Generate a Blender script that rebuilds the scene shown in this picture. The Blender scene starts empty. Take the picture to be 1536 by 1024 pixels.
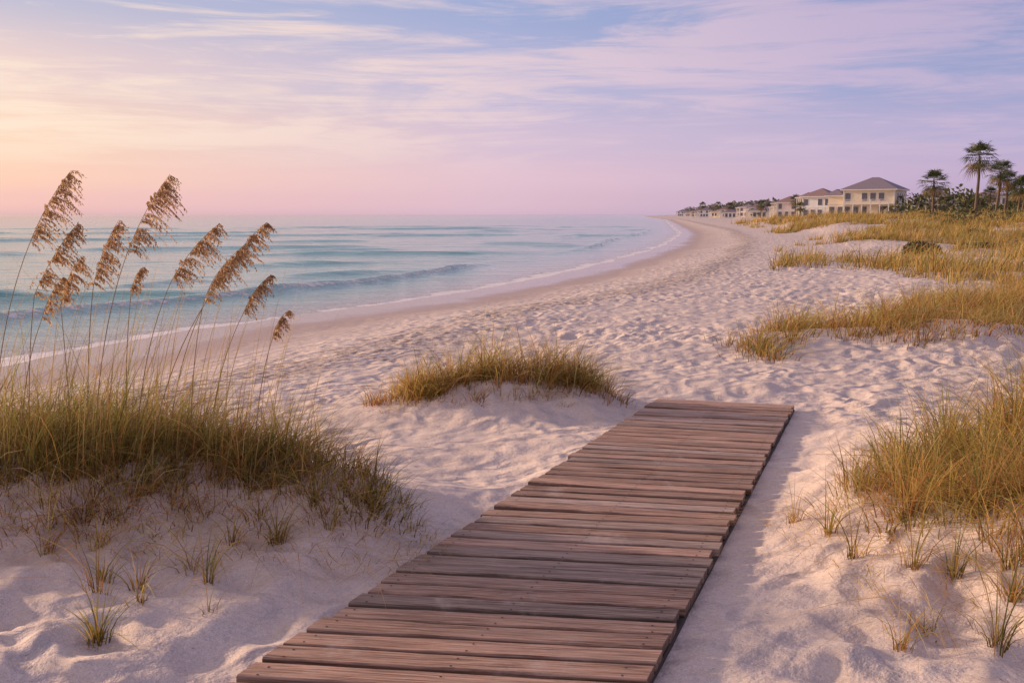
import bpy, math, numpy as np
from mathutils import Vector
rng = np.random.default_rng(7)
S = bpy.context.scene
try:
    S.view_settings.view_transform='Standard'; S.view_settings.look='None'; S.view_settings.exposure=0; S.view_settings.gamma=1
except Exception: pass

def lin(r,g,b):
    f=lambda c:(c/255/12.92) if c/255<=0.04045 else ((c/255+0.055)/1.055)**2.4
    return (f(r),f(g),f(b),1.0)
def sm(x,a,b):
    t=np.clip((x-a)/(b-a),0,1); return t*t*(3-2*t)

# ------------------------------------------------------------------ noise
def hsh(i,j,s=0):
    v=np.sin(i*127.1+j*311.7+s*74.7)*43758.5453
    return v-np.floor(v)
def vn(x,y,s=0):
    i=np.floor(x); j=np.floor(y); u=x-i; v=y-j
    u=u*u*(3-2*u); v=v*v*(3-2*v)
    a=hsh(i,j,s); b=hsh(i+1,j,s); c=hsh(i,j+1,s); d=hsh(i+1,j+1,s)
    return (a*(1-u)+b*u)*(1-v)+(c*(1-u)+d*u)*v
def fbm(x,y,o=4,s=0):
    t=0; a=.5; n=0
    for k in range(o):
        t=t+a*vn(x*2**k+k*17.3,y*2**k-k*9.1,s+k); n+=a; a*=.5
    return t/n
def dents(x,y,cell,s=0,elong=1.5):
    i0=np.floor(x/cell); j0=np.floor(y/cell); out=np.zeros_like(x)
    for di in (-1,0,1):
        for dj in (-1,0,1):
            i=i0+di; j=j0+dj
            px=(i+hsh(i,j,s+1))*cell; py=(j+hsh(i,j,s+2))*cell
            th=hsh(i,j,s+3)*6.283; am=hsh(i,j,s+4)
            dx=x-px; dy=y-py
            a=(dx*np.cos(th)+dy*np.sin(th))/(cell*.42); b=(-dx*np.sin(th)+dy*np.cos(th))/(cell*.42/elong)
            q=a*a+b*b
            out+= am*(-np.exp(-q)+.35*np.exp(-(np.sqrt(q)-1.6)**2*4))
    return out

# ------------------------------------------------------------------ layout curves (metres; +Y along the beach)
shY=[-4000,-200,-40,0,10,17.3,25,29.3,38,53.7,82,140,510,1850,4000,40000]
shX=[-2200,-150,-48,-20,-13.2,-8.9,-6.0,-3.3,0.2,5.0,12.4,23.8,78,240,630,9000]
vgY=[-4000,-50,0,8,13,17,24,31,60,95,260,510,1850,4000,40000]
vgX=[-2100,4,4,4.2,3.2,5.2,8.6,11.0,19.0,29,59,114,304,720,9300]
U=np.linspace(np.arcsinh(-4000/20),np.arcsinh(40000/20),6000); YY=np.sinh(U)*20
def smooth(a,w):
    p=np.pad(a,(w,w),mode='edge'); k=np.hanning(2*w+1); k/=k.sum(); return np.convolve(p,k,mode='valid')
def smcurve(ys,xs,w):
    base=np.interp(YY,ys,xs); return smooth(base,w)
SHX=smcurve(shY,shX,50); VGX=smcurve(vgY,vgX,50)
SL=np.gradient(SHX,YY)
shore=lambda y:np.interp(y,YY,SHX)
veg=lambda y:np.interp(y,YY,VGX)
def shore_d(x,y):
    c=1/np.sqrt(1+np.interp(y,YY,SL)**2)
    return (x-shore(y))*c

def bw_plane(y): return -.0384*(y-3.25)
def terrain(x,y,micro=True):
    x=np.asarray(x,float); y=np.asarray(y,float)
    d=shore_d(x,y)
    dd=d+ (fbm(x*.25,y*.25,3,5)-.5)*1.2*np.exp(-np.abs(d)/20)
    z=np.interp(dd,[-4000,-400,-60,-10,-2,0,3,5,7,12,20],[-60,-12,-4,-1.5,-1.09,-1.0,-.88,-.68,-.47,-.38,-.33])
    zb=np.where(y<11,bw_plane(np.clip(y,-3,11)),-.3)
    w=sm(d,8,15)
    z=z*(1-w)+zb*w
    dv=(x-veg(y))
    far=sm(y,18,40)
    z+= w*(sm(dv,-2,9)*.35*(1-.5*far)+far*(sm(dv,8,60)*.95))
    z+= w*sm(dv,-1,3)*(fbm(x*.22,y*.16,3,9)-.45)*.8
    z+= w*far*sm(dv,-3,5)*np.clip(fbm(x*.085+4,y*.055,3,19)-.40,-.03,1)*3.0*(1-.5*sm(y,150,400))
    z+= w*far*sm(dv,-2,3)*(fbm(x*.35,y*.25,2,29)-.5)*.55
    z+= sm(d,9,16)*(fbm(x*.5,y*.5,3,2)-.5)*.17
    g=lambda cx,cy,sx,sy,h: h*np.exp(-((x-cx)/sx)**2-((y-cy)/sy)**2)
    bump=g(-3.0,5.9,1.9,1.05,.48)+g(-1.5,5.4,.9,.55,.20)+g(-4.6,4.2,2.2,2.0,.34)+g(-.75,5.2,.45,.4,.12)
    bump+=g(-.05,9.75,1.25,.55,.32)
    bump+=g(3.9,5.6,1.6,1.9,.5)+g(2.6,4.2,.7,.7,.14)+g(4.8,14.2,3.4,1.2,.22)+g(8.5,17.5,3.,1.5,.25)
    bump-=g(.0,6.9,.8,.7,.08)
    z+=bump
    t=(y-3.25)/1.003; u=(x-(-.97+.366*t))/1.427
    m=sm(u,-.42,-.02)*(1-sm(u,1.03,1.5))*(1-sm(y,9.9,10.9))
    z=z*(1-m)+(bw_plane(y)-.062)*m
    if micro:
        k=sm(d,5,9)*(1-.8*m)
        k=k*(.45+.85*sm(fbm(x*.40,y*.40,3,24),.36,.62))
        n=fbm(x*1.9+3,y*1.9,3,21)-.5
        fade=1/(1+(np.hypot(x,y)/70)**2)
        z+=k*fade*(n*.085+.038*dents(x,y,.33,31)+.030*dents(x+.17,y+.4,.5,41)+.016*dents(x,y,.17,51,1.2))
        edge=sm(u,-.2,-.02)*(1-sm(u,-.02,.02))
        z+=edge*(1-sm(y,9.9,10.5))*(fbm(x*2.,y*2.,2,77)-.30)*.08
    return z,d,dv

def mkmesh(name,V,F,mat=None,smoothf=True,cols=None,attrs=None,parent=None,uv=None):
    V=np.asarray(V,np.float32).reshape(-1,3); F=np.asarray(F,np.int32)
    k=F.shape[1]; me=bpy.data.meshes.new(name)
    me.vertices.add(len(V)); me.vertices.foreach_set('co',V.ravel())
    me.loops.add(F.size); me.loops.foreach_set('vertex_index',F.ravel())
    me.polygons.add(len(F)); me.polygons.foreach_set('loop_start',np.arange(0,F.size,k,dtype=np.int32))
    try: me.polygons.foreach_set('loop_total',np.full(len(F),k,dtype=np.int32))
    except Exception: pass
    me.update(calc_edges=True)
    me.polygons.foreach_set('use_smooth',np.full(len(F),smoothf))
    if cols is not None:
        a=me.color_attributes.new('Col','FLOAT_COLOR','POINT')
        c=np.ones((len(V),4),np.float32); c[:,:3]=np.asarray(cols).reshape(-1,3); a.data.foreach_set('color',c.ravel())
    if attrs:
        for n,v in attrs.items():
            a=me.attributes.new(n,'FLOAT','POINT'); a.data.foreach_set('value',np.asarray(v,np.float32).ravel())
    if uv is not None:
        l=me.uv_layers.new(name='UVMap'); u=np.asarray(uv,np.float32).reshape(-1,2)[F.ravel()]; l.data.foreach_set('uv',u.ravel())
    me.validate()
    o=bpy.data.objects.new(name,me); S.collection.objects.link(o)
    if mat: me.materials.append(mat)
    if parent: o.parent=parent
    return o

def gridF(nr,na):
    i=np.arange(nr-1)[:,None]; j=np.arange(na-1)[None,:]
    a=i*na+j; return np.stack([a,a+1,a+na+1,a+na],-1).reshape(-1,4)[:,::-1]

# ------------------------------------------------------------------ material helpers
class NT:
    def __init__(s,nt): s.t=nt; nt.nodes.clear()
    def n(s,typ,**k):
        o=s.t.nodes.new(typ)
        for a,b in k.items(): setattr(o,a,b)
        return o
    def l(s,a,b): s.t.links.new(a,b)
    def math(s,op,a,b=None,clamp=False):
        m=s.n('ShaderNodeMath',operation=op,use_clamp=clamp)
        for i,v in enumerate((a,b)):
            if v is None: continue
            if isinstance(v,(int,float)): m.inputs[i].default_value=v
            else: s.l(v,m.inputs[i])
        return m.outputs[0]
    def mr(s,v,a,b,c=0.,d=1.,st='SMOOTHSTEP'):
        m=s.n('ShaderNodeMapRange',interpolation_type=st)
        s.l(v,m.inputs[0])
        for i,q in enumerate((a,b,c,d)): m.inputs[i+1].default_value=q
        return m.outputs[0]
    def mix(s,f,a,b,bt='MIX'):
        m=s.n('ShaderNodeMix',data_type='RGBA',blend_type=bt)
        for i,v in ((0,f),(6,a),(7,b)):
            if isinstance(v,(int,float)): m.inputs[i].default_value=v
            elif isinstance(v,tuple): m.inputs[i].default_value=v if len(v)==4 else (*v,1)
            else: s.l(v,m.inputs[i])
        return m.outputs[2]
    def noise(s,vec,scale,detail=4,rough=.5,dist=0.):
        m=s.n('ShaderNodeTexNoise'); s.l(vec,m.inputs['Vector'])
        m.inputs['Scale'].default_value=scale; m.inputs['Detail'].default_value=detail; m.inputs['Roughness'].default_value=rough; m.inputs['Distortion'].default_value=dist
        return m.outputs[0]
    def mapping(s,vec,sc=(1,1,1),rot=(0,0,0),loc=(0,0,0)):
        m=s.n('ShaderNodeMapping'); s.l(vec,m.inputs[0]); m.inputs['Scale'].default_value=sc; m.inputs['Rotation'].default_value=rot; m.inputs['Location'].default_value=loc
        return m.outputs[0]
    def bump(s,h,strength,dist,nrm=None):
        m=s.n('ShaderNodeBump'); s.l(h,m.inputs['Height']); m.inputs['Strength'].default_value=strength; m.inputs['Distance'].default_value=dist
        if nrm: s.l(nrm,m.inputs['Normal'])
        return m.outputs[0]
def newmat(name):
    m=bpy.data.materials.new(name); m.use_nodes=True; t=NT(m.node_tree)
    out=t.n('ShaderNodeOutputMaterial'); p=t.n('ShaderNodeBsdfPrincipled'); t.l(p.outputs[0],out.inputs[0])
    return m,t,p,out

def leafmat(name,trans=.3,rough=.6):
    m,t,p,out=newmat(name)
    a=t.n('ShaderNodeAttribute',attribute_name='Col')
    t.l(a.outputs['Color'],p.inputs['Base Color']); p.inputs['Roughness'].default_value=rough
    p.inputs['Specular IOR Level'].default_value=.25
    tr=t.n('ShaderNodeBsdfTranslucent'); t.l(a.outputs['Color'],tr.inputs[0])
    mx=t.n('ShaderNodeMixShader'); mx.inputs[0].default_value=trans
    t.l(p.outputs[0],mx.inputs[1]); t.l(tr.outputs[0],mx.inputs[2]); t.l(mx.outputs[0],out.inputs[0])
    return m
M_grass=leafmat('grass_blades',.45); M_leaf=leafmat('foliage',.2)
def plain(name,col,rough=.7,var=.12,scale=1.5,spec=.4):
    m,t,p,out=newmat(name); g=t.n('ShaderNodeTexCoord')
    n=t.noise(g.outputs['Object'],scale,3,.6)
    c=t.mix(n,tuple(q*(1-var) for q in col[:3]),tuple(min(1,q*(1+var)) for q in col[:3]))
    t.l(c,p.inputs['Base Color']); p.inputs['Roughness'].default_value=rough; p.inputs['Specular IOR Level'].default_value=spec
    return m

# ------------------------------------------------------------------ sand
m,t,p,out=newmat('sand'); M_sand=m
geo=t.n('ShaderNodeNewGeometry'); P=geo.outputs['Position']
sd=t.n('ShaderNodeAttribute',attribute_name='sd').outputs['Fac']; vg=t.n('ShaderNodeAttribute',attribute_name='vegm').outputs['Fac']
big=t.noise(P,.35,4,.55); mid=t.noise(P,3.,4,.6); fine=t.noise(P,160,2,.7); grn=t.noise(P,42,3,.7)
col=t.mix(big,(.65,.53,.48),(.77,.65,.60))
col=t.mix(t.mr(mid,.35,.7),col,(.73,.62,.58))
gr=t.mr(fine,.3,.7,.78,1.13,'LINEAR'); gr=t.math('MULTIPLY',gr,t.mr(grn,.3,.7,.88,1.07,'LINEAR'))
cc=t.n('ShaderNodeCombineColor'); [t.l(gr,cc.inputs[i]) for i in range(3)]
col=t.mix(1.,col,cc.outputs[0],'MULTIPLY')
sp=t.noise(P,55,2,.5); wr=t.noise(t.mapping(P,(.6,.6,1)),1.2,4,.7)
sdw=t.math('ADD',sd,t.math('MULTIPLY',wr,5.))
wrm=t.math('MULTIPLY',t.mr(sdw,8.2,9.0),t.mr(sdw,10.6,9.4)); 
wrm=t.math('MULTIPLY',wrm,t.mr(t.noise(P,9,4,.8),.46,.58))
col=t.mix(t.math('MULTIPLY',wrm,.9),col,(.16,.10,.08))
col=t.mix(t.math('MULTIPLY',t.mr(sp,.69,.73),.5),col,(.2,.13,.1))
wn=t.noise(t.mapping(P,(.5,.5,1)),.6,3,.5); sdn=t.math('ADD',sd,t.math('MULTIPLY',wn,3.))
wet=t.mr(sdn,7.2,3.2); vwet=t.mr(sdn,4.2,2.6)
col=t.mix(t.math('MULTIPLY',wet,.75),col,(.46,.34,.31))
vcol=t.mix(t.mr(t.noise(P,.8,4,.7),.3,.7),(.30,.23,.10),(.52,.38,.19))
vm=t.math('MULTIPLY',t.math('MULTIPLY',vg,.75),t.mr(t.noise(P,1.1,4,.6),.42,.62))
col=t.mix(vm,col,vcol)
t.l(col,p.inputs['Base Color'])
r=t.math('SUBTRACT',.9,t.math('MULTIPLY',vwet,.72)); t.l(r,p.inputs['Roughness']); p.inputs['Specular IOR Level'].default_value=.3
dry=t.math('SUBTRACT',1.,wet)
vor=t.n('ShaderNodeTexVoronoi',feature='SMOOTH_F1'); vor.inputs['Scale'].default_value=3.1; vor.inputs['Smoothness'].default_value=.5
wv=t.n('ShaderNodeVectorMath',operation='ADD'); t.l(P,wv.inputs[0])
nz=t.n('ShaderNodeTexNoise'); nz.inputs['Scale'].default_value=1.6; t.l(P,nz.inputs['Vector']); t.l(nz.outputs['Color'],wv.inputs[1]); t.l(wv.outputs[0],vor.inputs['Vector'])
h=t.math('ADD',t.math('MULTIPLY',vor.outputs['Distance'],.13),t.math('MULTIPLY',t.noise(P,8,4,.6),.045))
h=t.math('MULTIPLY',h,t.mr(big,.35,.6,.5,1.25))
h=t.math('MULTIPLY',h,dry); h=t.math('ADD',h,t.math('MULTIPLY',fine,.0028)); h=t.math('ADD',h,t.math('MULTIPLY',grn,.006))
t.l(t.bump(h,.8,1.0),p.inputs['Normal'])

def geomr(a,b,g): 
    n=int(math.log(b/a)/math.log(1+g))+1; return a*(b/a)**np.linspace(0,1,n+1)
rs=np.concatenate([[.05,.3,.6,.9],geomr(1.1,60,.0125),geomr(60,30000,.04)[1:]])
an=np.radians(np.concatenate([np.arange(-180,-36,3.),np.arange(-36,36,.125),np.arange(36,180.1,3.)]))
R,A=np.meshgrid(rs,an,indexing='ij'); X=R*np.sin(A); Y=R*np.cos(A)
Z,D,DV=terrain(X,Y)
def vegdens(x,y):
    dv=x-veg(y)
    return fbm(x*.22,y*.17,4,91)-(.565-.19*sm(dv,0,12)-.14*sm(dv,12,35))-.12*(1-sm(dv,-1,3.5))
vegm=sm(vegdens(X,Y),-.02,.08)*sm(DV,-2,2)*sm(Y,20,27)
mkmesh('beach_sand',np.stack([X,Y,Z],-1),gridF(*R.shape),M_sand,True,attrs={'sd':D,'vegm':vegm})

# ------------------------------------------------------------------ sea
m,t,p,out=newmat('sea_water'); M_sea=m
P=t.n('ShaderNodeNewGeometry').outputs['Position']
sd=t.n('ShaderNodeAttribute',attribute_name='sd').outputs['Fac']; cr=t.n('ShaderNodeAttribute',attribute_name='crest').outputs['Fac']
fc=t.n('ShaderNodeAttribute',attribute_name='face').outputs['Fac']
c=t.mix(t.mr(sd,0,5),(.48,.46,.43),(.25,.46,.44)); c=t.mix(t.mr(sd,5,60),c,(.14,.36,.38)); c=t.mix(t.mr(sd,60,500),c,(.10,.16,.26))
c=t.mix(t.math('MULTIPLY',fc,.7),c,(.07,.38,.36))
fo=t.noise(t.mapping(P,(1.2,1.2,1)),2.4,6,.72,.8); fo2=t.noise(P,.5,3,.5)
edge=t.math('SUBTRACT',1.,t.mr(t.math('ADD',sd,t.math('MULTIPLY',fo2,-2.2)),-.9,.1,0,1,'LINEAR'))
lace=t.math('MULTIPLY',t.mr(sd,.0,.6),t.mr(sd,6.5,1.2,0,.47,'LINEAR'))
f1=t.math('MAXIMUM',t.math('MULTIPLY',edge,1.0),t.math('MAXIMUM',lace,cr))
foam=t.mr(t.math('ADD',f1,fo),.98,1.16)
c=t.mix(foam,c,(.86,.81,.80)); t.l(c,p.inputs['Base Color'])
t.l(t.math('ADD',.09,t.math('MULTIPLY',foam,.6)),p.inputs['Roughness']); p.inputs['IOR'].default_value=1.33
t.l(t.mr(sd,60,700,.5,.16),p.inputs['Specular IOR Level'])
rot=(0,0,math.radians(-25))
w1=t.noise(t.mapping(P,(.35,1.0,1),rot),.9,5,.6,.3)
w2=t.noise(t.mapping(P,(.4,1.0,1),(0,0,math.radians(-12))),4.5,3,.6,.2)
w3=t.noise(t.mapping(P,(.05,.16,1),rot),1.,3,.6,.3)
h=t.math('ADD',t.math('MULTIPLY',w1,.20),t.math('MULTIPLY',w2,.034)); h=t.math('ADD',h,t.math('MULTIPLY',w3,.45)); h=t.math('ADD',h,t.math('MULTIPLY',foam,.03))
t.l(t.bump(h,.75,1.),p.inputs['Normal'])

rs=np.concatenate([np.arange(8,70,.22),np.arange(70,260,.7),geomr(260,60000,.08)[1:]])
an=np.radians(np.concatenate([np.arange(-179,-48,3.),np.arange(-48,20,.3),np.arange(20,60,2.)]))
R,A=np.meshgrid(rs,an,indexing='ij'); X=R*np.sin(A); Y=R*np.cos(A)
D=-shore_d(X,Y)
nx,ny=-.38,.925
ph=(X*nx+Y*ny)+ (fbm(X*.05,Y*.05,3,60)-.5)*15
lam=9.5
q=ph/lam; idx=np.floor(q); fr=q-idx
gate=sm(fbm(X*.06+idx*7.3,Y*.05,3,61),.42,.68)
steep=np.where(fr<.5,np.exp(-((fr-.5)/.12)**2),np.exp(-((fr-.5)/.28)**2))
amp=.23*gate*sm(D,3,9)*(1-.5*sm(D,40,140))*(1-sm(Y,200,260))
Hs=amp*steep+ (fbm(X*.4,Y*.8,3,63)-.5)*.09*sm(D,1,6)*(1-sm(R,150,260))
bg=sm(vn(X*.07,Y*.07,65),.25,.5)
brk=np.exp(-((D-(4.6+2.4*fbm(X*.06,Y*.06,2,64)))/.45)**2)*bg
brf=np.exp(-((D-(4.6+2.4*fbm(X*.06,Y*.06,2,64))+.25)/.5)**2)*bg
brk2=np.exp(-((D-(10.5+3.*fbm(X*.05+9,Y*.05,2,68)))/.55)**2)*sm(vn(X*.06+5,Y*.06,69),.42,.62)
Hs+=.19*brk+.14*brk2
face=np.clip(gate*np.exp(-((fr-.43)/.10)**2)*sm(D,4,9)+.9*brk+.7*brk2,0,1)
crest=np.clip(.60*brf+.48*brk2*sm(vn(X*.3,Y*.3,70),.4,.7)+ .48*gate*np.exp(-((fr-.5)/.035)**2)*sm(D,3,8)*(1-sm(D,25,50))*sm(vn(X*.15,Y*.15,67),.5,.7),0,.62)
Z=-1.0+Hs*(R<261)
mkmesh('sea_water',np.stack([X,Y,Z],-1),gridF(*R.shape),M_sea,True,attrs={'sd':D,'crest':crest,'face':face})

# ------------------------------------------------------------------ boardwalk
m,t,p,out=newmat('weathered_wood'); M_wood=m
uvn=t.n('ShaderNodeUVMap').outputs[0]; a=t.n('ShaderNodeAttribute',attribute_name='Col').outputs['Color']
P=t.n('ShaderNodeNewGeometry').outputs['Position']
g1=t.noise(t.mapping(uvn,(1.6,40,1)),1.5,6,.72,.6); g2=t.noise(t.mapping(uvn,(4,170,1)),1.,3,.6); st=t.noise(t.mapping(uvn,(1.2,5,1)),1.2,4,.6)
c=t.mix(t.mr(g1,.32,.66),(.34,.28,.25),(1.28,1.22,1.18)); c=t.mix(1.,a,c,'MULTIPLY')
c=t.mix(t.math('MULTIPLY',t.mr(g2,.54,.66),.6),c,(.07,.042,.03))
c=t.mix(t.math('MULTIPLY',t.mr(st,.45,.7),.4),c,(.58,.41,.33))
sand=t.mr(t.noise(P,2.3,5,.7),.55,.72); c=t.mix(t.math('MULTIPLY',sand,.45),c,(.68,.53,.46))
t.l(c,p.inputs['Base Color']); p.inputs['Roughness'].default_value=.72; p.inputs['Specular IOR Level'].default_value=.35
h=t.math('ADD',t.math('MULTIPLY',g1,.008),t.math('MULTIPLY',g2,-.0028)); t.l(t.bump(h,.9,1.),p.inputs['Normal'])
bw=bpy.data.objects.new('wooden_boardwalk',None); S.collection.objects.link(bw)
def Lp(t): return np.array([-.995+.368*t, 3.25+1.003*t, -.0385*t])
def Rp(t): return np.array([ .4465+.367*t, 3.25+1.003*t, -.0385*t])
V=[];F=[];C=[];UVs=[]; nails=[]
tt=6.757; pitch=.146; SEG=12
while tt>-2.6:
    gap=.015+rng.random()*.014
    off=lambda s:-.17-.04*s
    exl=rng.normal(0,.009); exr=rng.normal(0,.009); dz=rng.normal(0,.003); tw=rng.normal(0,.003)
    base=np.array([.55,.365,.285])*(.62+.60*rng.random()); base=base*(1-.25*rng.random()*np.array([0,.1,.25])); 
    if rng.random()<.20: g=base.mean(); base=base*.6+g*.45
    o=len(V); uo=rng.random()*40; vo=rng.random()*40
    bow=rng.normal(0,.004)
    for s in range(SEG+1):
        f=s/SEG
        def pt(tv):
            l=Lp(tv); r=Rp(tv+off(tv)); dvec=(r-l)/np.linalg.norm(r-l)
            return l+(r-l)*f+dvec*(exl*(1-f)+exr*f)
        pa=pt(tt); pb=pt(tt-pitch+gap); dirv=(pb-pa)/np.linalg.norm(pb-pa)
        bo=bow*math.sin(f*3.14)
        pa=pa+dirv*(rng.normal(0,.0016)+bo); pb=pb+dirv*(rng.normal(0,.0016)+bo)
        zc=dz+tw*(f-.5)*2; ch=.007
        prof=[(pa,-.038),(pa,-ch),(pa+dirv*ch,0),(pb-dirv*ch,0),(pb,-ch),(pb,-.038)]
        for kq,(pp,zz) in enumerate(prof):
            V.append((pp[0],pp[1],pp[2]+zz+zc)); C.append(base*(.35 if kq in(0,5) else (.55 if kq in (1,4) else 1)))  # sides and chamfers coloured darker to paint in the shade of the gaps
            UVs.append((uo+f*1.45,vo+[0,.04,.045,.175,.18,.22][kq]))
    for s in range(SEG):
        for q_ in range(5):
            a0=o+s*6+q_; F.append((a0,a0+1,a0+7,a0+6))
    for e0 in (o,o+SEG*6):
        F.append((e0,e0+1,e0+4,e0+5)); F.append((e0+1,e0+2,e0+3,e0+4))
    for f in (.055,.5,.945):
        for q_ in (.28,.72):
            l=Lp(tt-pitch*q_); r=Rp(tt-pitch*q_+off(tt)); c0=l+(r-l)*(f+rng.normal(0,.003)); nails.append((c0[0],c0[1],c0[2]+dz+.0012))
    tt-=pitch
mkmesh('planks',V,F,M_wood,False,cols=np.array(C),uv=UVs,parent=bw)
NV=[];NF=[]
for c0 in nails:
    o=len(NV)
    for i in range(6): NV.append((c0[0]+.0055*math.cos(i*1.047),c0[1]+.0055*math.sin(i*1.047),c0[2]+.0016))
    NF+= [(o,o+1,o+2,o+3),(o,o+3,o+4,o+5)]
mkmesh('nails',NV,NF,plain('nail_rust',(.05,.03,.025),.6),False,parent=bw)
V=[];F=[]
for f in (.012,.5,.988):
    for (ta,tb) in ((6.72,-2.6),):
        a_=Lp(ta)+(Rp(ta-.44)-Lp(ta))*f; b_=Lp(tb)+(Rp(tb-.1)-Lp(tb))*f
        d_=(b_-a_)/np.linalg.norm(b_-a_); s_=np.array([-d_[1],d_[0],0])*.022; o=len(V)
        for e_ in (a_,b_):
            for sg,zz in ((-1,-.042),(1,-.042),(1,-.17),(-1,-.17)): V.append(e_+s_*sg+np.array([0,0,zz]))
        F+=[(o,o+1,o+2,o+3),(o+4,o+5,o+6,o+7)]+[(o+i,o+(i+1)%4,o+4+(i+1)%4,o+4+i) for i in range(4)]
mkmesh('stringers',V,F,plain('stringer_wood',(.06,.045,.04),.85),False,parent=bw)

# ------------------------------------------------------------------ grass
def blades(name,root,L,hx,hy,width,cb,ct,segs=4,mat=None):
    N=len(root); t_=np.linspace(0,1,segs+1)[None,:,None]
    lean=np.hypot(hx,hy); 
    ax=np.stack([hx,hy,np.zeros(N)],-1)[:,None,:]; Lr=L[:,None,None]
    side=rng.normal(0,.16,N)
    sv=np.stack([-hy,hx,np.zeros(N)],-1)[:,None,:]
    drop=np.minimum(.45*lean,.92)[:,None,None]
    up=np.zeros((N,segs+1,3)); up[:,:,2]=(Lr*t_*(1-drop*t_))[:,:,0]
    pts=root[:,None,:]+ax*Lr*t_**1.7+sv*Lr*side[:,None,None]*t_**2+up
    wa=rng.random(N)*math.pi
    wd=np.stack([np.cos(wa),np.sin(wa),rng.normal(0,.25,N)],-1)[:,None,:]
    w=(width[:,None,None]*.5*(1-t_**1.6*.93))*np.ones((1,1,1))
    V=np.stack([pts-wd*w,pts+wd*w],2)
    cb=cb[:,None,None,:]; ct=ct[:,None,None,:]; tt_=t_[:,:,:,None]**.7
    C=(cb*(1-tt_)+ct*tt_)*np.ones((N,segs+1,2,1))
    a=np.arange(N)[:,None]*(segs+1)*2+np.arange(segs)[None,:]*2
    F=np.stack([a,a+1,a+3,a+2],-1).reshape(-1,4)
    return mkmesh(name,V.reshape(-1,3),F,mat or M_grass,False,cols=C.reshape(-1,3))
PAL=np.array([[.27,.29,.06],[.50,.42,.11],[.78,.49,.15],[.84,.60,.27],[.42,.22,.09]])
def colors(N,w):
    w=np.array(w,float); w/=w.sum(); i=rng.choice(5,N,p=w); c=PAL[i]*(.7+.6*rng.random((N,1))); return np.minimum(c,.9)
def ell(cx,cy,rx,ry,rot,n,exp=.55):
    a=rng.random(n)*2*math.pi; r=rng.random(n)**exp
    u=r*np.cos(a)*rx; v=r*np.sin(a)*ry; c,s=math.cos(rot),math.sin(rot)
    return cx+u*c-v*s, cy+u*s+v*c, r
def clumps(name,els,per,Lm,width,wts,rad=.07,wind=(.28,.0),leanm=.45,segs=4,gapn=None):
    xs=[];ys=[];rr=[]; ls=[]
    for e in els:
        x,y,r=ell(*e[:6]); xs.append(x);ys.append(y);rr.append(r); ls.append(np.full(len(x),e[6] if len(e)>6 else 1.))
    x=np.concatenate(xs);y=np.concatenate(ys);r=np.concatenate(rr); l=np.concatenate(ls)
    if gapn is not None:
        keep=fbm(x*gapn[0],y*gapn[0],2,88)>gapn[1]; x,y,r,l=x[keep],y[keep],r[keep],l[keep]
    n=len(x); cl=(.45+.95*rng.random(n))*(1-.45*r**2)*l
    ctone=(.62+.70*rng.random((n,1)))*(1+rng.normal(0,.09,(n,3)))
    x=np.repeat(x,per); y=np.repeat(y,per); cl=np.repeat(cl,per); ctone=np.repeat(ctone,per,0)
    N=len(x); a=rng.random(N)*6.283; q=np.abs(rng.normal(0,1,N))
    x=x+np.cos(a)*q*rad; y=y+np.sin(a)*q*rad
    tq=(y-3.25)/1.003; u=(x-(-.97+.366*tq))/1.427; ok=~((u>-.1)&(u<1.1)&(y<10.1))
    x,y,cl,a,q,ctone=x[ok],y[ok],cl[ok],a[ok],q[ok],ctone[ok]; N=len(x)
    z=terrain(x,y)[0]-.01
    L=Lm*cl*(.40+.85*rng.random(N)); le=np.abs(rng.normal(leanm,.32,N))+q*.08
    dry=rng.random(N)<.16; le=np.where(dry,le+.6,le)
    hx=np.cos(a)*le+wind[0]*(.5+rng.random(N)); hy=np.sin(a)*le+wind[1]
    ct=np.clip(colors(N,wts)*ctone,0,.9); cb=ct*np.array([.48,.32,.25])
    return blades(name,np.stack([x,y,z],-1),L,hx,hy,width*(.6+.8*rng.random(N)),cb,ct,segs)

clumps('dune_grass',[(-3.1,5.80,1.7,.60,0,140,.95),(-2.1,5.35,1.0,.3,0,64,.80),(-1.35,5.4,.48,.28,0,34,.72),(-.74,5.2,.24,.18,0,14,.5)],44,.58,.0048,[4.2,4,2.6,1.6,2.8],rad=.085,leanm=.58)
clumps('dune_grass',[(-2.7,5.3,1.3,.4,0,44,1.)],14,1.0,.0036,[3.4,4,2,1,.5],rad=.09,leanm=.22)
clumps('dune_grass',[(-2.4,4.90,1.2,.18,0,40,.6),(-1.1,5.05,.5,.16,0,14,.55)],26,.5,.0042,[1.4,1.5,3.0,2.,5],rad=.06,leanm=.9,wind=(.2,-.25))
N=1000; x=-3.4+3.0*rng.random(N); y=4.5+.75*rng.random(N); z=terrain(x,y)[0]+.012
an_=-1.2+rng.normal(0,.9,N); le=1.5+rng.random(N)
blades('dry_grass_runners',np.stack([x,y,z],-1),.13+.22*rng.random(N),np.cos(an_)*le,np.sin(an_)*le,np.full(N,.0034),colors(N,[0,.5,1.5,.5,4]),colors(N,[0,1,3,1,4]),5)
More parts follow.
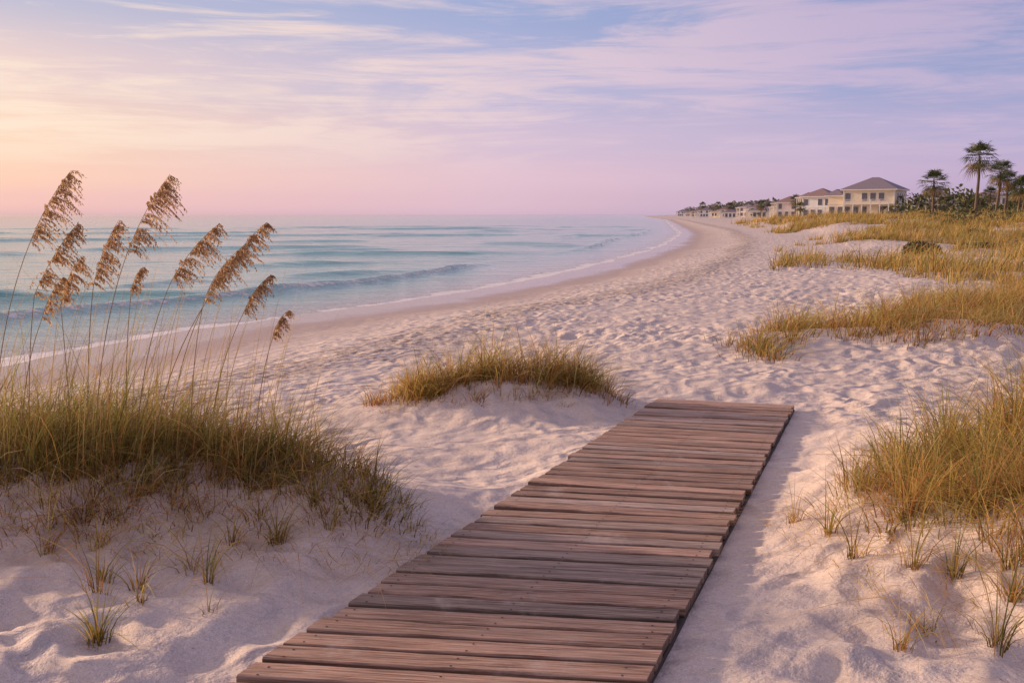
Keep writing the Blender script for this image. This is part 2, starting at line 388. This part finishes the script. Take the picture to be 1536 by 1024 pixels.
for (tx,ty,nb,Lq,wts) in [(-1.62,3.72,26,.27,[5,4,1,0,0]),(-1.83,4.35,16,.25,[4,4,1,0,0]),(-1.55,4.05,12,.2,[2,3,3,1,0]),(-1.35,4.28,13,.2,[3,3,2,1,0]),
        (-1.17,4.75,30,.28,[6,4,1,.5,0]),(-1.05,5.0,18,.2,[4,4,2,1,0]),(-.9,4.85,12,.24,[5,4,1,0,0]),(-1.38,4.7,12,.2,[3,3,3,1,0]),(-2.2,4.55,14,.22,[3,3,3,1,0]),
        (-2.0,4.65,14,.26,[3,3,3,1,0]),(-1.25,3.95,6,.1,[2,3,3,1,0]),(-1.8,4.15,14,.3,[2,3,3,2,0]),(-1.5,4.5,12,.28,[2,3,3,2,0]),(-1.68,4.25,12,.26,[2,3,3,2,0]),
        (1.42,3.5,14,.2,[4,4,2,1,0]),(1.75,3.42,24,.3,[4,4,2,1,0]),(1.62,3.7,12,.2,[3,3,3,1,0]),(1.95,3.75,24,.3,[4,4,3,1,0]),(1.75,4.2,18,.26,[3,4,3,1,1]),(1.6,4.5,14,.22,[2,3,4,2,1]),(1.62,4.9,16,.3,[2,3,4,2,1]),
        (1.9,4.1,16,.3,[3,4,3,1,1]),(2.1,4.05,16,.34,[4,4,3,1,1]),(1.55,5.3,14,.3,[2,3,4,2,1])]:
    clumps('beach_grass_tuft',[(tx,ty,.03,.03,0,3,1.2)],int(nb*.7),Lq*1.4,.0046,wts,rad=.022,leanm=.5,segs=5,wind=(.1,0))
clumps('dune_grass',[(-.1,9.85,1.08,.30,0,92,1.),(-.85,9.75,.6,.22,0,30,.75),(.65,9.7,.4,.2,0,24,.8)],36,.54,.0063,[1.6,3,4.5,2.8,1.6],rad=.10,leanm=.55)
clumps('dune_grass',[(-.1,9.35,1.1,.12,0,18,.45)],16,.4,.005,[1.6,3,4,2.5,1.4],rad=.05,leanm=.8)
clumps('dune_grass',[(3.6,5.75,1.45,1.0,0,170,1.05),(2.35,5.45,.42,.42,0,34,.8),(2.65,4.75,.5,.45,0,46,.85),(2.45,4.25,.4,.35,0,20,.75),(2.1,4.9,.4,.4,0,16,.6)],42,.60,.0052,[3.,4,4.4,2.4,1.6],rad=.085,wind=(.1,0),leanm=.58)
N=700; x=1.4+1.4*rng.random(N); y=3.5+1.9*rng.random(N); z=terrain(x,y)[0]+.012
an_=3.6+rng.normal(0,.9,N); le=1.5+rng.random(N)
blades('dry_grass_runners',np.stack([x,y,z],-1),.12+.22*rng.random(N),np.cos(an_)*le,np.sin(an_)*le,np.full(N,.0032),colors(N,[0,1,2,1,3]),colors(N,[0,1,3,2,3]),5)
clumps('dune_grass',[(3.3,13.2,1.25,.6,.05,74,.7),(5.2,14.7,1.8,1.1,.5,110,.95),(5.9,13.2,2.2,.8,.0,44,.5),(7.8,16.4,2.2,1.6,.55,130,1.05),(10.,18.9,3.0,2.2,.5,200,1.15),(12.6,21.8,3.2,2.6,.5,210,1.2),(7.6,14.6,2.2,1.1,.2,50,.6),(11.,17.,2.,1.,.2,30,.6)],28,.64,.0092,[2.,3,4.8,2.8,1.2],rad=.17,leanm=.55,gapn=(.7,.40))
# dune field
yy=22+ (rng.random(90000)**1.5)*200; xx=veg(yy)-3.+rng.random(90000)**1.1*(18+yy*.42)
vd=vegdens(xx,yy); k_=vd>rng.normal(0,.035,len(xx)); xx,yy,vd=xx[k_][:12500],yy[k_][:12500],vd[k_][:12500]
per=11; hh=np.repeat((.4+1.0*rng.random(len(xx)))*(.55+.75*sm(vd,0,.12)),per); x=np.repeat(xx,per); y=np.repeat(yy,per); N=len(x); a=rng.random(N)*6.283; q=np.abs(rng.normal(0,1,N))*(.12+.003*y)
x=x+np.cos(a)*q; y=y+np.sin(a)*q; z=terrain(x,y,False)[0]-.03
le=np.abs(rng.normal(.5,.3,N)); tone=fbm(x*.12,y*.12,3,93)[:,None]
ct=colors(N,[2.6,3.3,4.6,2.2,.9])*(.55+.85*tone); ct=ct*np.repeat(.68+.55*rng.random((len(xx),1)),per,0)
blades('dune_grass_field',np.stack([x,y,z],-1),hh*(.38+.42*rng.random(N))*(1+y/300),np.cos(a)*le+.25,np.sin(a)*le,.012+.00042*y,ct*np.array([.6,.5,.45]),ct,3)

# ------------------------------------------------------------------ sea oats
def tube(pts,r0,r1,n=5):
    pts=np.asarray(pts); K=len(pts); V=[];F=[]
    for i in range(K):
        d=pts[min(i+1,K-1)]-pts[max(i-1,0)]; d=d/np.linalg.norm(d)
        a=np.cross(d,[0.13,1,.1]); a/=np.linalg.norm(a); b=np.cross(d,a); r=r0+(r1-r0)*i/(K-1)
        for j in range(n):
            th=j*2*math.pi/n; V.append(pts[i]+(a*math.cos(th)+b*math.sin(th))*r)
    for i in range(K-1):
        for j in range(n): F.append((i*n+j,i*n+(j+1)%n,(i+1)*n+(j+1)%n,(i+1)*n+j))
    return V,F
def oat(base,low,tip,dense=1.):
    base,low,tip=map(np.array,(base,low,tip)); V=[];F=[];C=[]
    ctrl=np.array([base[0]*.8+low[0]*.2,base[1],base[2]+(low[2]-base[2])*.62])
    P_=[(1-t)**2*base+2*t*(1-t)*ctrl+t*t*low for t in np.linspace(0,1,14)]
    mid=(low+tip)/2+np.array([-.02,0,.035]); hd=[(1-t)**2*low+2*t*(1-t)*mid+t*t*tip for t in np.linspace(0,1,12)]
    v,f=tube(P_+hd[1:],.0032,.0008); V+=v;F+=f; C+=[np.array([.42,.30,.13])]*len(v)
    hl=np.linalg.norm(tip-low)
    nb=int(74*dense*(.5+hl*1.4))
    for b in range(nb):
        s=rng.random()**.9; i=min(int(s*11),10); p0=hd[i]+(hd[i+1]-hd[i])*(s*11-i)
        env=(.30+math.sin(math.pi*min(1,s*.85+.12))*.70)*hl*.27*(.75+.5*rng.random())
        az=rng.normal(0,1.); dr=np.array([.55*math.cos(az)+.25,.62*math.sin(az),.50+rng.normal(0,.25)]); dr/=np.linalg.norm(dr)
        l=env*(.5+.7*rng.random()); ns=4+int(l/.010)
        prev=p0
        for k in range(1,ns+1):
            u=k/ns; pp=p0+dr*l*u+np.array([.10*l*u*u*2,0,-l*1.0*u*u])
            o=len(V); w=np.array([0,.0007,.0007]); V+=[prev-w,prev+w,pp+w,pp-w]; F.append((o,o+1,o+2,o+3)); C+=[np.array([.36,.23,.11])]*4
            prev=pp
            sl=.013+.011*rng.random(); sw=.0032+.002*rng.random()
            dd=np.array([.35+rng.normal(0,.35),rng.normal(0,.4),-1+rng.normal(0,.45)]); dd/=np.linalg.norm(dd)
            sx=np.cross(dd,rng.normal(0,1,3)); sx/=np.linalg.norm(sx); o=len(V)
            V+=[pp,pp+dd*sl*.45+sx*sw,pp+dd*sl,pp+dd*sl*.45-sx*sw]; F.append((o,o+1,o+2,o+3))
            c=np.array([[.60,.39,.20],[.74,.52,.30],[.42,.24,.12]][rng.integers(3)])*(.7+.5*rng.random()); C+=[np.minimum(c,.88)]*4
    for b in range(7):
        az=rng.normal(.2,1.2); L=.4+.5*rng.random(); h=base.copy()
        for k in range(8):
            u=k/7; pp=h+np.array([math.cos(az)*L*.55*u**1.8,math.sin(az)*L*.4*u**1.8,L*u*(1-.4*u)]); w=np.array([.0028*(1-u*.9),.0012,0])
            V+=[pp-w,pp+w]; C+=[np.array([.38,.34,.10])]*2
            if k: o=len(V)-4; F.append((o,o+1,o+3,o+2))
    mkmesh('sea_oats',np.array(V),F,M_grass,False,cols=np.array(C))
oats=[(-2.83,5.3,-2.57,1.44,-2.33,1.83,1.2),(-2.26,5.25,-2.03,1.40,-1.79,1.81,1.2),(-2.58,5.2,-2.51,1.18,-2.27,1.55,1.1),(-2.33,5.35,-2.26,1.22,-2.11,1.57,1.1),
 (-2.05,5.3,-1.82,1.25,-1.56,1.55,1.15),(-1.91,5.4,-1.62,1.22,-1.46,1.43,1),(-1.96,5.2,-1.50,1.29,-1.28,1.56,1.1),(-1.66,5.3,-1.44,1.08,-1.29,1.28,1.1),
 (-1.41,5.3,-1.29,.94,-1.20,1.09,1),(-2.12,5.35,-2.06,1.17,-1.99,1.32,.9),(-2.39,5.3,-2.42,1.12,-2.30,1.38,1),(-3.4,5.4,-3.2,1.3,-3.0,1.6,1.1),(-3.9,5.6,-3.7,1.45,-3.45,1.78,1.1),
 (-2.75,5.45,-2.60,1.02,-2.47,1.26,.8),(-1.80,5.45,-1.70,1.12,-1.55,1.36,.8)]
for bx,by,lx,lz,tx,tz,dn in oats:
    bz=float(terrain(np.array([bx]),np.array([by]))[0][0]); oat((bx,by,bz-.02),(lx,by+.02,lz),(tx,by+.03,tz),dn)
N=170; x=-3.2+2.1*rng.random(N); y=5.0+.7*rng.random(N); z=terrain(x,y)[0]
blades('sea_oats_stalks',np.stack([x,y,z],-1),.6+.75*rng.random(N)**1.2,.10+.22*rng.random(N),rng.normal(0,.08,N),np.full(N,.0050),np.tile([.36,.25,.11],(N,1)),np.tile([.50,.37,.16],(N,1)),8)

# ------------------------------------------------------------------ shrubs, tree masses
def leafmass(name,blobs,n,size,cols,parent=None):
    b=np.array(blobs,float); w=(b[:,3]*b[:,5]); w/=w.sum(); i=rng.choice(len(b),n,p=w)
    d=rng.normal(0,1,(n,3)); d/=np.linalg.norm(d,axis=1)[:,None]; d[:,2]=np.where(d[:,2]<-.3,-d[:,2],d[:,2])
    r=(.55+.5*rng.random(n)**.6)[:,None]
    c=b[i,:3]+d*b[i,3:]*r
    u=rng.normal(0,1,(n,3)); u/=np.linalg.norm(u,axis=1)[:,None]; v=np.cross(u,rng.normal(0,1,(n,3))); v/=np.linalg.norm(v,axis=1)[:,None]
    s=(size*(.5+rng.random(n)))[:,None]
    V=np.stack([c-u*s,c+v*s*.5,c+u*s,c-v*s*.5],1).reshape(-1,3); F=np.arange(4*n).reshape(-1,4)
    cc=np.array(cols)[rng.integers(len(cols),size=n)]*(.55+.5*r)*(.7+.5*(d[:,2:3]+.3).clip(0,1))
    return mkmesh(name,V,F,M_leaf,False,cols=np.repeat(cc,4,0),parent=parent)
G=[(.07,.09,.04),(.12,.13,.05),(.05,.06,.03),(.17,.14,.06)]
def gz(x,y): return float(terrain(np.array([x]),np.array([y]),False)[0][0])
for (x,y,r,h) in [(17.4,42,.7,.5),(24.5,52,.9,.5),(34,74,1.2,.6),(42,95,1.8,.9),(47,104,2.0,1.1)]:
    bl=[(x+rng.normal(0,r*.5),y+rng.normal(0,r*.4),gz(x,y)+h*.25*rng.random(),r*.6,r*.6,h*.75) for _ in range(6)]
    leafmass('dune_shrub',bl,2200,.07+.02*r,G+[(.16,.10,.05)])
def row(name,n,f,size,cols,per=90):
    bl=[f(i) for i in range(n)]; return leafmass(name,bl,n*per,size,cols)
def f1(i):
    y=95+rng.random()**1.3*150; x=veg(y)+18+rng.random()*(20+y*.28); return (x,y,gz(x,y)+.2,1.8+2*rng.random(),1.8,.5+1.0*rng.random()**2)
row('coastal_scrub',150,f1,.28,G+[(.22,.18,.08)],110)
def f2(i):
    y=190+rng.random()**1.3*420; x=veg(y)+34+rng.random()*(35+y*.15); h=1.2+3.6*rng.random()**1.5; return (x,y,gz(x,y)+h*.5,2.5+2.5*rng.random(),3,h)
row('coastal_tree_mass',190,f2,.5,G,110)
def f3(i):
    y=420*(6.5)**rng.random(); x=veg(y)+12+rng.random()**1.3*y*.13; h=2.0+(2.+y*.0038)*rng.random(); return (x,y,gz(x,y)+h*.6,5+.010*y*rng.random(),8,h)
row('distant_tree_line',290,f3,1.1,[(.13,.14,.11),(.18,.16,.14),(.10,.10,.09)],90)  # distance haze painted into the leaves as paler, greyer colours

# ------------------------------------------------------------------ palms
M_trunk=plain('palm_trunk',(.16,.115,.085),.9,.35,3.)
def palm(x,y,h,cr,seed,lean=.3):
    r=np.random.default_rng(seed); e=bpy.data.objects.new('palm_tree',None); S.collection.objects.link(e); z0=gz(x,y); e.location=(x,y,z0)
    K=14; pts=[np.array([lean*math.sin(i/(K-1)*1.6)*1.,.1*math.sin(i*.5),(h+.3)*i/(K-1)-.3]) for i in range(K)]
    V=[];F=[]; n=9
    for i in range(K):
        rad=.23-.09*i/(K-1)+(.10*math.exp(-i*1.2))+.015*(i%2)
        for j in range(n): V.append(pts[i]+np.array([math.cos(j*2*math.pi/n)*rad,math.sin(j*2*math.pi/n)*rad,0]))
    for i in range(K-1):
        for j in range(n): F.append((i*n+j,i*n+(j+1)%n,(i+1)*n+(j+1)%n,(i+1)*n+j))
    mkmesh('trunk',V,F,M_trunk,True,parent=e)
    top=pts[-1]; V=[];F=[];C=[]
    nf=38
    for k in range(nf):
        az=k*2.39996+r.normal(0,.2); el=math.radians(82-135*(k/nf)**.9)+r.normal(0,.12)
        dr=np.array([math.cos(az)*math.cos(el),math.sin(az)*math.cos(el),math.sin(el)]); pl=cr*(.42+.18*r.random())
        st=top+np.array([0,0,-.1]); en=st+dr*pl+np.array([0,0,-.10*pl])
        sd_=np.cross(dr,[0,0,1]); sd_/=np.linalg.norm(sd_)+1e-6; up=np.cross(sd_,dr)
        dead=k>nf*.86; col=np.array([.26,.18,.09]) if dead else np.array([[.09,.11,.04],[.14,.15,.05],[.06,.08,.03]][r.integers(3)])
        o=len(V); V+=[st-sd_*.025,st+sd_*.025,en+sd_*.02,en-sd_*.02]; F.append((o,o+1,o+2,o+3)); C+=[col]*4
        nl=13
        for q in range(nl):
            th=math.radians(-80+160*q/(nl-1)); ll=cr*(.44+.20*math.cos(th))*(.8+.4*r.random())
            ld=dr*math.cos(th)+sd_*math.sin(th); m_=en+ld*ll*.55+up*.04; tp=en+ld*ll+np.array([0,0,-.30*ll*(1.2-.5*abs(math.sin(th)))])
            wv_=np.cross(ld,up); wv_/=np.linalg.norm(wv_)+1e-6; o=len(V); w=.05*cr/2.
            V+=[en-wv_*.01,m_-wv_*w,tp,m_+wv_*w]; F.append((o,o+1,o+2,o+3)); C+=[col*(.8+.5*r.random())]*4
    mkmesh('fronds',V,F,M_leaf,False,cols=np.array(C),parent=e)
palm(61.9,134,8.6,2.5,1,.1); palm(67.2,160,6.8,2.5,2,-.2); palm(69.8,145,7.2,2.3,3,.4); palm(72.6,148,6.2,2.1,4,.2); palm(67.6,133,4.4,2.1,5,.2); palm(75.5,150,4.9,2.1,6,.3); palm(67,128,3.4,1.9,8,.1)
palm(98,262,5.0,2.2,11,.2); palm(82,285,3.8,1.8,12,-.2); palm(104,420,6.,2.4,13,.2); palm(131,640,8.,2.8,14,.2)
palm(93,330,6.4,2.4,21,.2); palm(108,390,5.4,2.4,22,-.3); palm(117,540,6.5,2.8,23,.2); palm(104,240,4.2,2.0,24,.2); palm(112,236,5.0,2.2,26,.2); palm(144,760,9,3.2,27,.2)

# ------------------------------------------------------------------ houses
M_glass=plain('window_glass',(.09,.10,.14),.12,.1,1.,.8); M_trim=plain('white_trim',(.82,.77,.71),.6,.05)
def house(x,y,rot,w,d,fl,fh,wc,rc,roofh=2.4,wing=False,balc=True,cup=False,z=None,front=False):
    e=bpy.data.objects.new('beach_house',None); S.collection.objects.link(e)
    e.location=(x,y,(gz(x,y) if z is None else z)); e.rotation_euler=(0,0,rot)
    parts={k:([],[]) for k in ('walls','windows','trim','roof')}
    def box(k,x0,x1,y0,y1,z0,z1):
        V,F=parts[k]; o=len(V); V+=[(x0,y0,z0),(x1,y0,z0),(x1,y1,z0),(x0,y1,z0),(x0,y0,z1),(x1,y0,z1),(x1,y1,z1),(x0,y1,z1)]
        F+=[(o,o+3,o+2,o+1),(o+4,o+5,o+6,o+7),(o,o+1,o+5,o+4),(o+1,o+2,o+6,o+5),(o+2,o+3,o+7,o+6),(o+3,o,o+4,o+7)]
    def hip(x0,x1,y0,y1,z0,h):
        V,F=parts['roof']; ov=.8; x0-=ov;x1+=ov;y0-=ov;y1+=ov
        W=x1-x0; D_=y1-y0; r=min(W,D_)/2*.92
        if W>=D_: a=(x0+r,(y0+y1)/2,z0+h); b=(x1-r,(y0+y1)/2,z0+h)
        else: a=((x0+x1)/2,y0+r,z0+h); b=((x0+x1)/2,y1-r,z0+h)
        o=len(V); V+=[(x0,y0,z0),(x1,y0,z0),(x1,y1,z0),(x0,y1,z0),a,b]
        if W>=D_: F+=[(o,o+1,o+5,o+4),(o+2,o+3,o+4,o+5),(o+1,o+2,o+5,o+5),(o+3,o,o+4,o+4)]
        else: F+=[(o+1,o+2,o+5,o+4),(o+3,o,o+4,o+5),(o,o+1,o+4,o+4),(o+2,o+3,o+5,o+5)]
        box('trim',x0+.02,x1-.02,y0+.02,y1-.02,z0-.28,z0-.01)
    def winrow(x0,x1,y0,y1,z0,nfl):
        for f in range(nfl):
            zb=z0+f*fh+.7; zt=z0+f*fh+2.5
            for side in range(4):
                L=(x1-x0) if side in(0,2) else (y1-y0); n=max(2,int(L/1.9))
                for i in range(n):
                    if (i+f*2+side)%4==3: continue
                    c=(i+.5)*L/n; hw=.62
                    for kk,g,pr in (('trim',.12,.05),('windows',0,.08)):
                        a,b=c-hw-g,c+hw+g; za,zz=zb-g,zt+g
                        if side==0: box(kk,x0+a,x0+b,y0-pr,y0+.01,za,zz)
                        if side==2: box(kk,x0+a,x0+b,y1-.01,y1+pr,za,zz)
                        if side==1: box(kk,x1-.01,x1+pr,y0+a,y0+b,za,zz)
                        if side==3: box(kk,x0-pr,x0+.01,y0+a,y0+b,za,zz)
    H=fl*fh
    box('walls',-w/2,w/2,-d/2,d/2,-1.5,H-.02); hip(-w/2,w/2,-d/2,d/2,H+.25,roofh); winrow(-w/2,w/2,-d/2,d/2,0,fl)
    for f in range(1,fl): box('trim',-w/2-.12,w/2+.12,-d/2-.12,d/2+.12,f*fh-.12,f*fh+.12)
    for sx in (-1,1):
        for sy in (-1,1): box('trim',sx*w/2-.16,sx*w/2+.16,sy*d/2-.16,sy*d/2+.16,-1.5,H-.04)
    if balc:
        bd=2.; bx0=-w/2-bd; 
        box('trim',bx0,-w/2-.13,-d/2,d*.2,fh-.2,fh+.02)
        for i in range(5):
            yy=-d/2+.15+i*(d*.7-.3)/4
            box('trim',bx0+.02,bx0+.27,yy-.12,yy+.12,-1.5,fh-.2); box('trim',bx0+.05,bx0+.22,yy-.09,yy+.09,fh+.03,H-.06)
        box('trim',bx0+.08,bx0+.16,-d/2,d*.2,fh+.95,fh+1.03)
        for i in range(int(d*.7/.35)): box('trim',bx0+.1,bx0+.14,-d/2+i*.35,-d/2+i*.35+.05,fh+.03,fh+.94)
        hip(bx0+.3,-w/2-.9,-d/2+.6,d*.2-.6,H-.05,.6)
    if front:
        by=-d/2-1.8; xa,xb=-w/2+.4,w/2-.6
        box('trim',xa,xb,by,-d/2-.13,fh-.2,fh+.02); box('trim',xa,xb,by+.05,by+.13,fh+.95,fh+1.04)
        for i in range(6):
            xx_=xa+.2+i*(xb-xa-.4)/5; box('trim',xx_-.13,xx_+.13,by+.02,by+.26,-1.5,fh-.21); box('trim',xx_-.09,xx_+.09,by+.04,by+.21,fh+.03,fh+.94)
        for i in range(int((xb-xa)/.3)): box('trim',xa+i*.3+.1,xa+i*.3+.15,by+.07,by+.11,fh+.03,fh+.94)
    if wing:
        wx0=-w/2-4.; box('walls',wx0,-w/2-.02,-d/2+1.,d/2-2,-1.5,H-1.2); hip(wx0,-w/2-.9,-d/2+1.,d/2-2,H-1.1,1.5)
        winrow(wx0,-w/2-.02,-d/2+1.,d/2-2,0,1)
        box('trim',wx0-.1,-w/2-.03,-d/2+.88,-d/2+.99,fh-.15,fh+.15)
    if cup:
        box('walls',-1.2,1.2,-1.1,1.1,H+roofh*.7,H+roofh+.35); hip(-.8,.8,-.7,.7,H+roofh+.36,.7)
    mats={'walls':plain('stucco',wc,.85,.07,.6),'windows':M_glass,'trim':M_trim,'roof':plain('roof_tiles',rc,.8,.2,2.)}
    for k,(V,F) in parts.items():
        if not V: continue
        me=bpy.data.meshes.new(k); me.from_pydata(V,[],[tuple(dict.fromkeys(f)) for f in F]); me.materials.append(mats[k]); me.update()
        o=bpy.data.objects.new(k,me); S.collection.objects.link(o); o.parent=e
cream=(.86,.74,.56); pink=(.84,.69,.62); white=(.86,.83,.80); rg=(.27,.22,.26); rr=(.32,.21,.20)
house(86.6,240,math.radians(-34),11.5,11,2,3.15,cream,rg,2.9,wing=True,balc=False,cup=False,front=True)
house(92.6,300,math.radians(-38),8.5,9,2,3.1,white,rr,2.4)
house(99.8,360,math.radians(-32),7.0,9,2,2.8,pink,rr,2.2)
house(97.5,330,math.radians(-30),5,7,3,2.2,cream,rg,1.8,balc=False)
house(108,430,math.radians(-28),8,8,1,3.2,white,rg,2.3)
house(111,410,math.radians(-38),6,6,2,2.4,white,rr,1.9)
house(114,465,math.radians(-25),6,8,2,2.3,cream,rr,2.0)
house(121,510,math.radians(-42),7,9,2,2.4,pink,rg,1.5)
house(118,540,math.radians(-20),6,8,1,3.0,white,rg,2.2)
house(129,600,math.radians(-22),7,9,2,2.2,white,rr,2.6)
house(137,660,math.radians(-40),8,9,1,3.0,cream,rr,2.0)
house(143,740,math.radians(-15),8,9,2,2.4,white,rg,2.0)
house(151,790,math.radians(-30),9,9,1,3.2,white,rg,2.6)
house(163,880,math.radians(-20),9,9,2,2.2,cream,rr,2.6)
house(180,1000,math.radians(-35),10,9,1,3.4,pink,rr,2.4)
house(196,1150,math.radians(-20),10,9,2,2.6,white,rg,2.4)
house(127,300,math.radians(-24),13,10,2,2.7,white,rg,1.7)
house(146,318,math.radians(-12),9,10,2,2.3,pink,rg,2.2)
house(112,262,math.radians(-22),8,9,1,2.8,cream,rg,1.6)
house(156,330,math.radians(-12),10,10,2,2.9,white,rr,1.9)

# ------------------------------------------------------------------ sky
W=bpy.data.worlds.new('World'); S.world=W; W.use_nodes=True; t=NT(W.node_tree)
wo=t.n('ShaderNodeOutputWorld'); tc=t.n('ShaderNodeTexCoord'); Dv=tc.outputs['Generated']
sx=t.n('ShaderNodeSeparateXYZ'); t.l(Dv,sx.inputs[0]); zc=t.math('MAXIMUM',sx.outputs[2],0.0); f=t.math('POWER',zc,.5)
def ramp(stops):
    r=t.n('ShaderNodeValToRGB'); t.l(f,r.inputs[0]); cr=r.color_ramp; cr.interpolation='EASE'
    while len(cr.elements)<len(stops): cr.elements.new(.5)
    for e,(p_,c_) in zip(cr.elements,stops): e.position=p_; e.color=lin(*c_)
    return r.outputs[0]
Lr=ramp([(0,(222,180,186)),(.12,(244,194,188)),(.19,(253,206,184)),(.27,(254,214,186)),(.36,(240,210,204)),(.45,(188,188,212)),(.7,(194,174,186)),(1,(158,146,170))])
Cr=ramp([(0,(214,182,204)),(.12,(224,190,207)),(.19,(228,194,210)),(.27,(216,192,214)),(.35,(190,184,217)),(.45,(160,172,213)),(.7,(164,158,184)),(1,(138,134,164))])
Rr=ramp([(0,(178,160,190)),(.12,(188,166,198)),(.19,(196,174,208)),(.27,(182,172,210)),(.35,(154,162,206)),(.45,(132,150,199)),(.7,(136,140,174)),(1,(128,130,162))])
sky=t.mix(t.mr(sx.outputs[0],-.46,-.02,st='LINEAR'),Lr,Cr); sky=t.mix(t.mr(sx.outputs[0],-.02,.42,st='LINEAR'),sky,Rr)
cv=t.mapping(Dv,(1.3,1.3,10),(0,math.radians(6),0),(.35,.0,.2))
n1=t.noise(cv,1.9,7,.60,.6); n2=t.noise(t.mapping(Dv,(1.,1.,6),(0,math.radians(4),0),(3.1,1.7,.4)),1.6,2,.5,.2)
n3=t.noise(t.mapping(Dv,(2.2,2.2,26),(0,math.radians(7),0)),2.0,6,.66,.8)
cl=t.mr(t.math('ADD',t.math('MULTIPLY',n1,.58),t.math('MULTIPLY',n3,.42)),.45,.60)
cl=t.math('MULTIPLY',cl,t.mr(n2,.28,.5)); 
hz=t.mr(sx.outputs[2],.02,.09); cl=t.math('MULTIPLY',cl,hz)
cl=t.math('MULTIPLY',cl,t.mr(sx.outputs[0],-.35,.45,.95,.5,'LINEAR'))
ccol=t.mix(t.mr(sx.outputs[0],-.4,.30,st='LINEAR'),lin(255,230,210),lin(226,194,216))
sky=t.mix(cl,sky,ccol)
ns=t.n('ShaderNodeTexSky',sky_type='NISHITA'); ns.sun_disc=False; ns.sun_elevation=math.radians(12); ns.sun_rotation=math.radians(-62)
b1=t.n('ShaderNodeBackground'); t.l(sky,b1.inputs[0]); b1.inputs[1].default_value=.95
b2=t.n('ShaderNodeBackground'); t.l(ns.outputs[0],b2.inputs[0]); b2.inputs[1].default_value=.008
ad=t.n('ShaderNodeAddShader'); t.l(b1.outputs[0],ad.inputs[0]); t.l(b2.outputs[0],ad.inputs[1]); t.l(ad.outputs[0],wo.inputs[0])
sl=bpy.data.lights.new('sun','SUN'); sl.energy=4.6; sl.angle=math.radians(3); sl.color=(1,.69,.44); so=bpy.data.objects.new('sun',sl); S.collection.objects.link(so)
el=math.radians(12); az=math.radians(-62); sv=Vector((math.sin(az)*math.cos(el),math.cos(az)*math.cos(el),math.sin(el)))
so.rotation_euler=sv.to_track_quat('Z','Y').to_euler()

cam=bpy.data.cameras.new('camera'); co=bpy.data.objects.new('camera',cam); S.collection.objects.link(co); S.camera=co
cam.lens=35; cam.sensor_width=36; cam.clip_end=80000; cam.clip_start=.05
co.location=(0,0,1.6); co.rotation_euler=(math.radians(90-7.25),0,0)
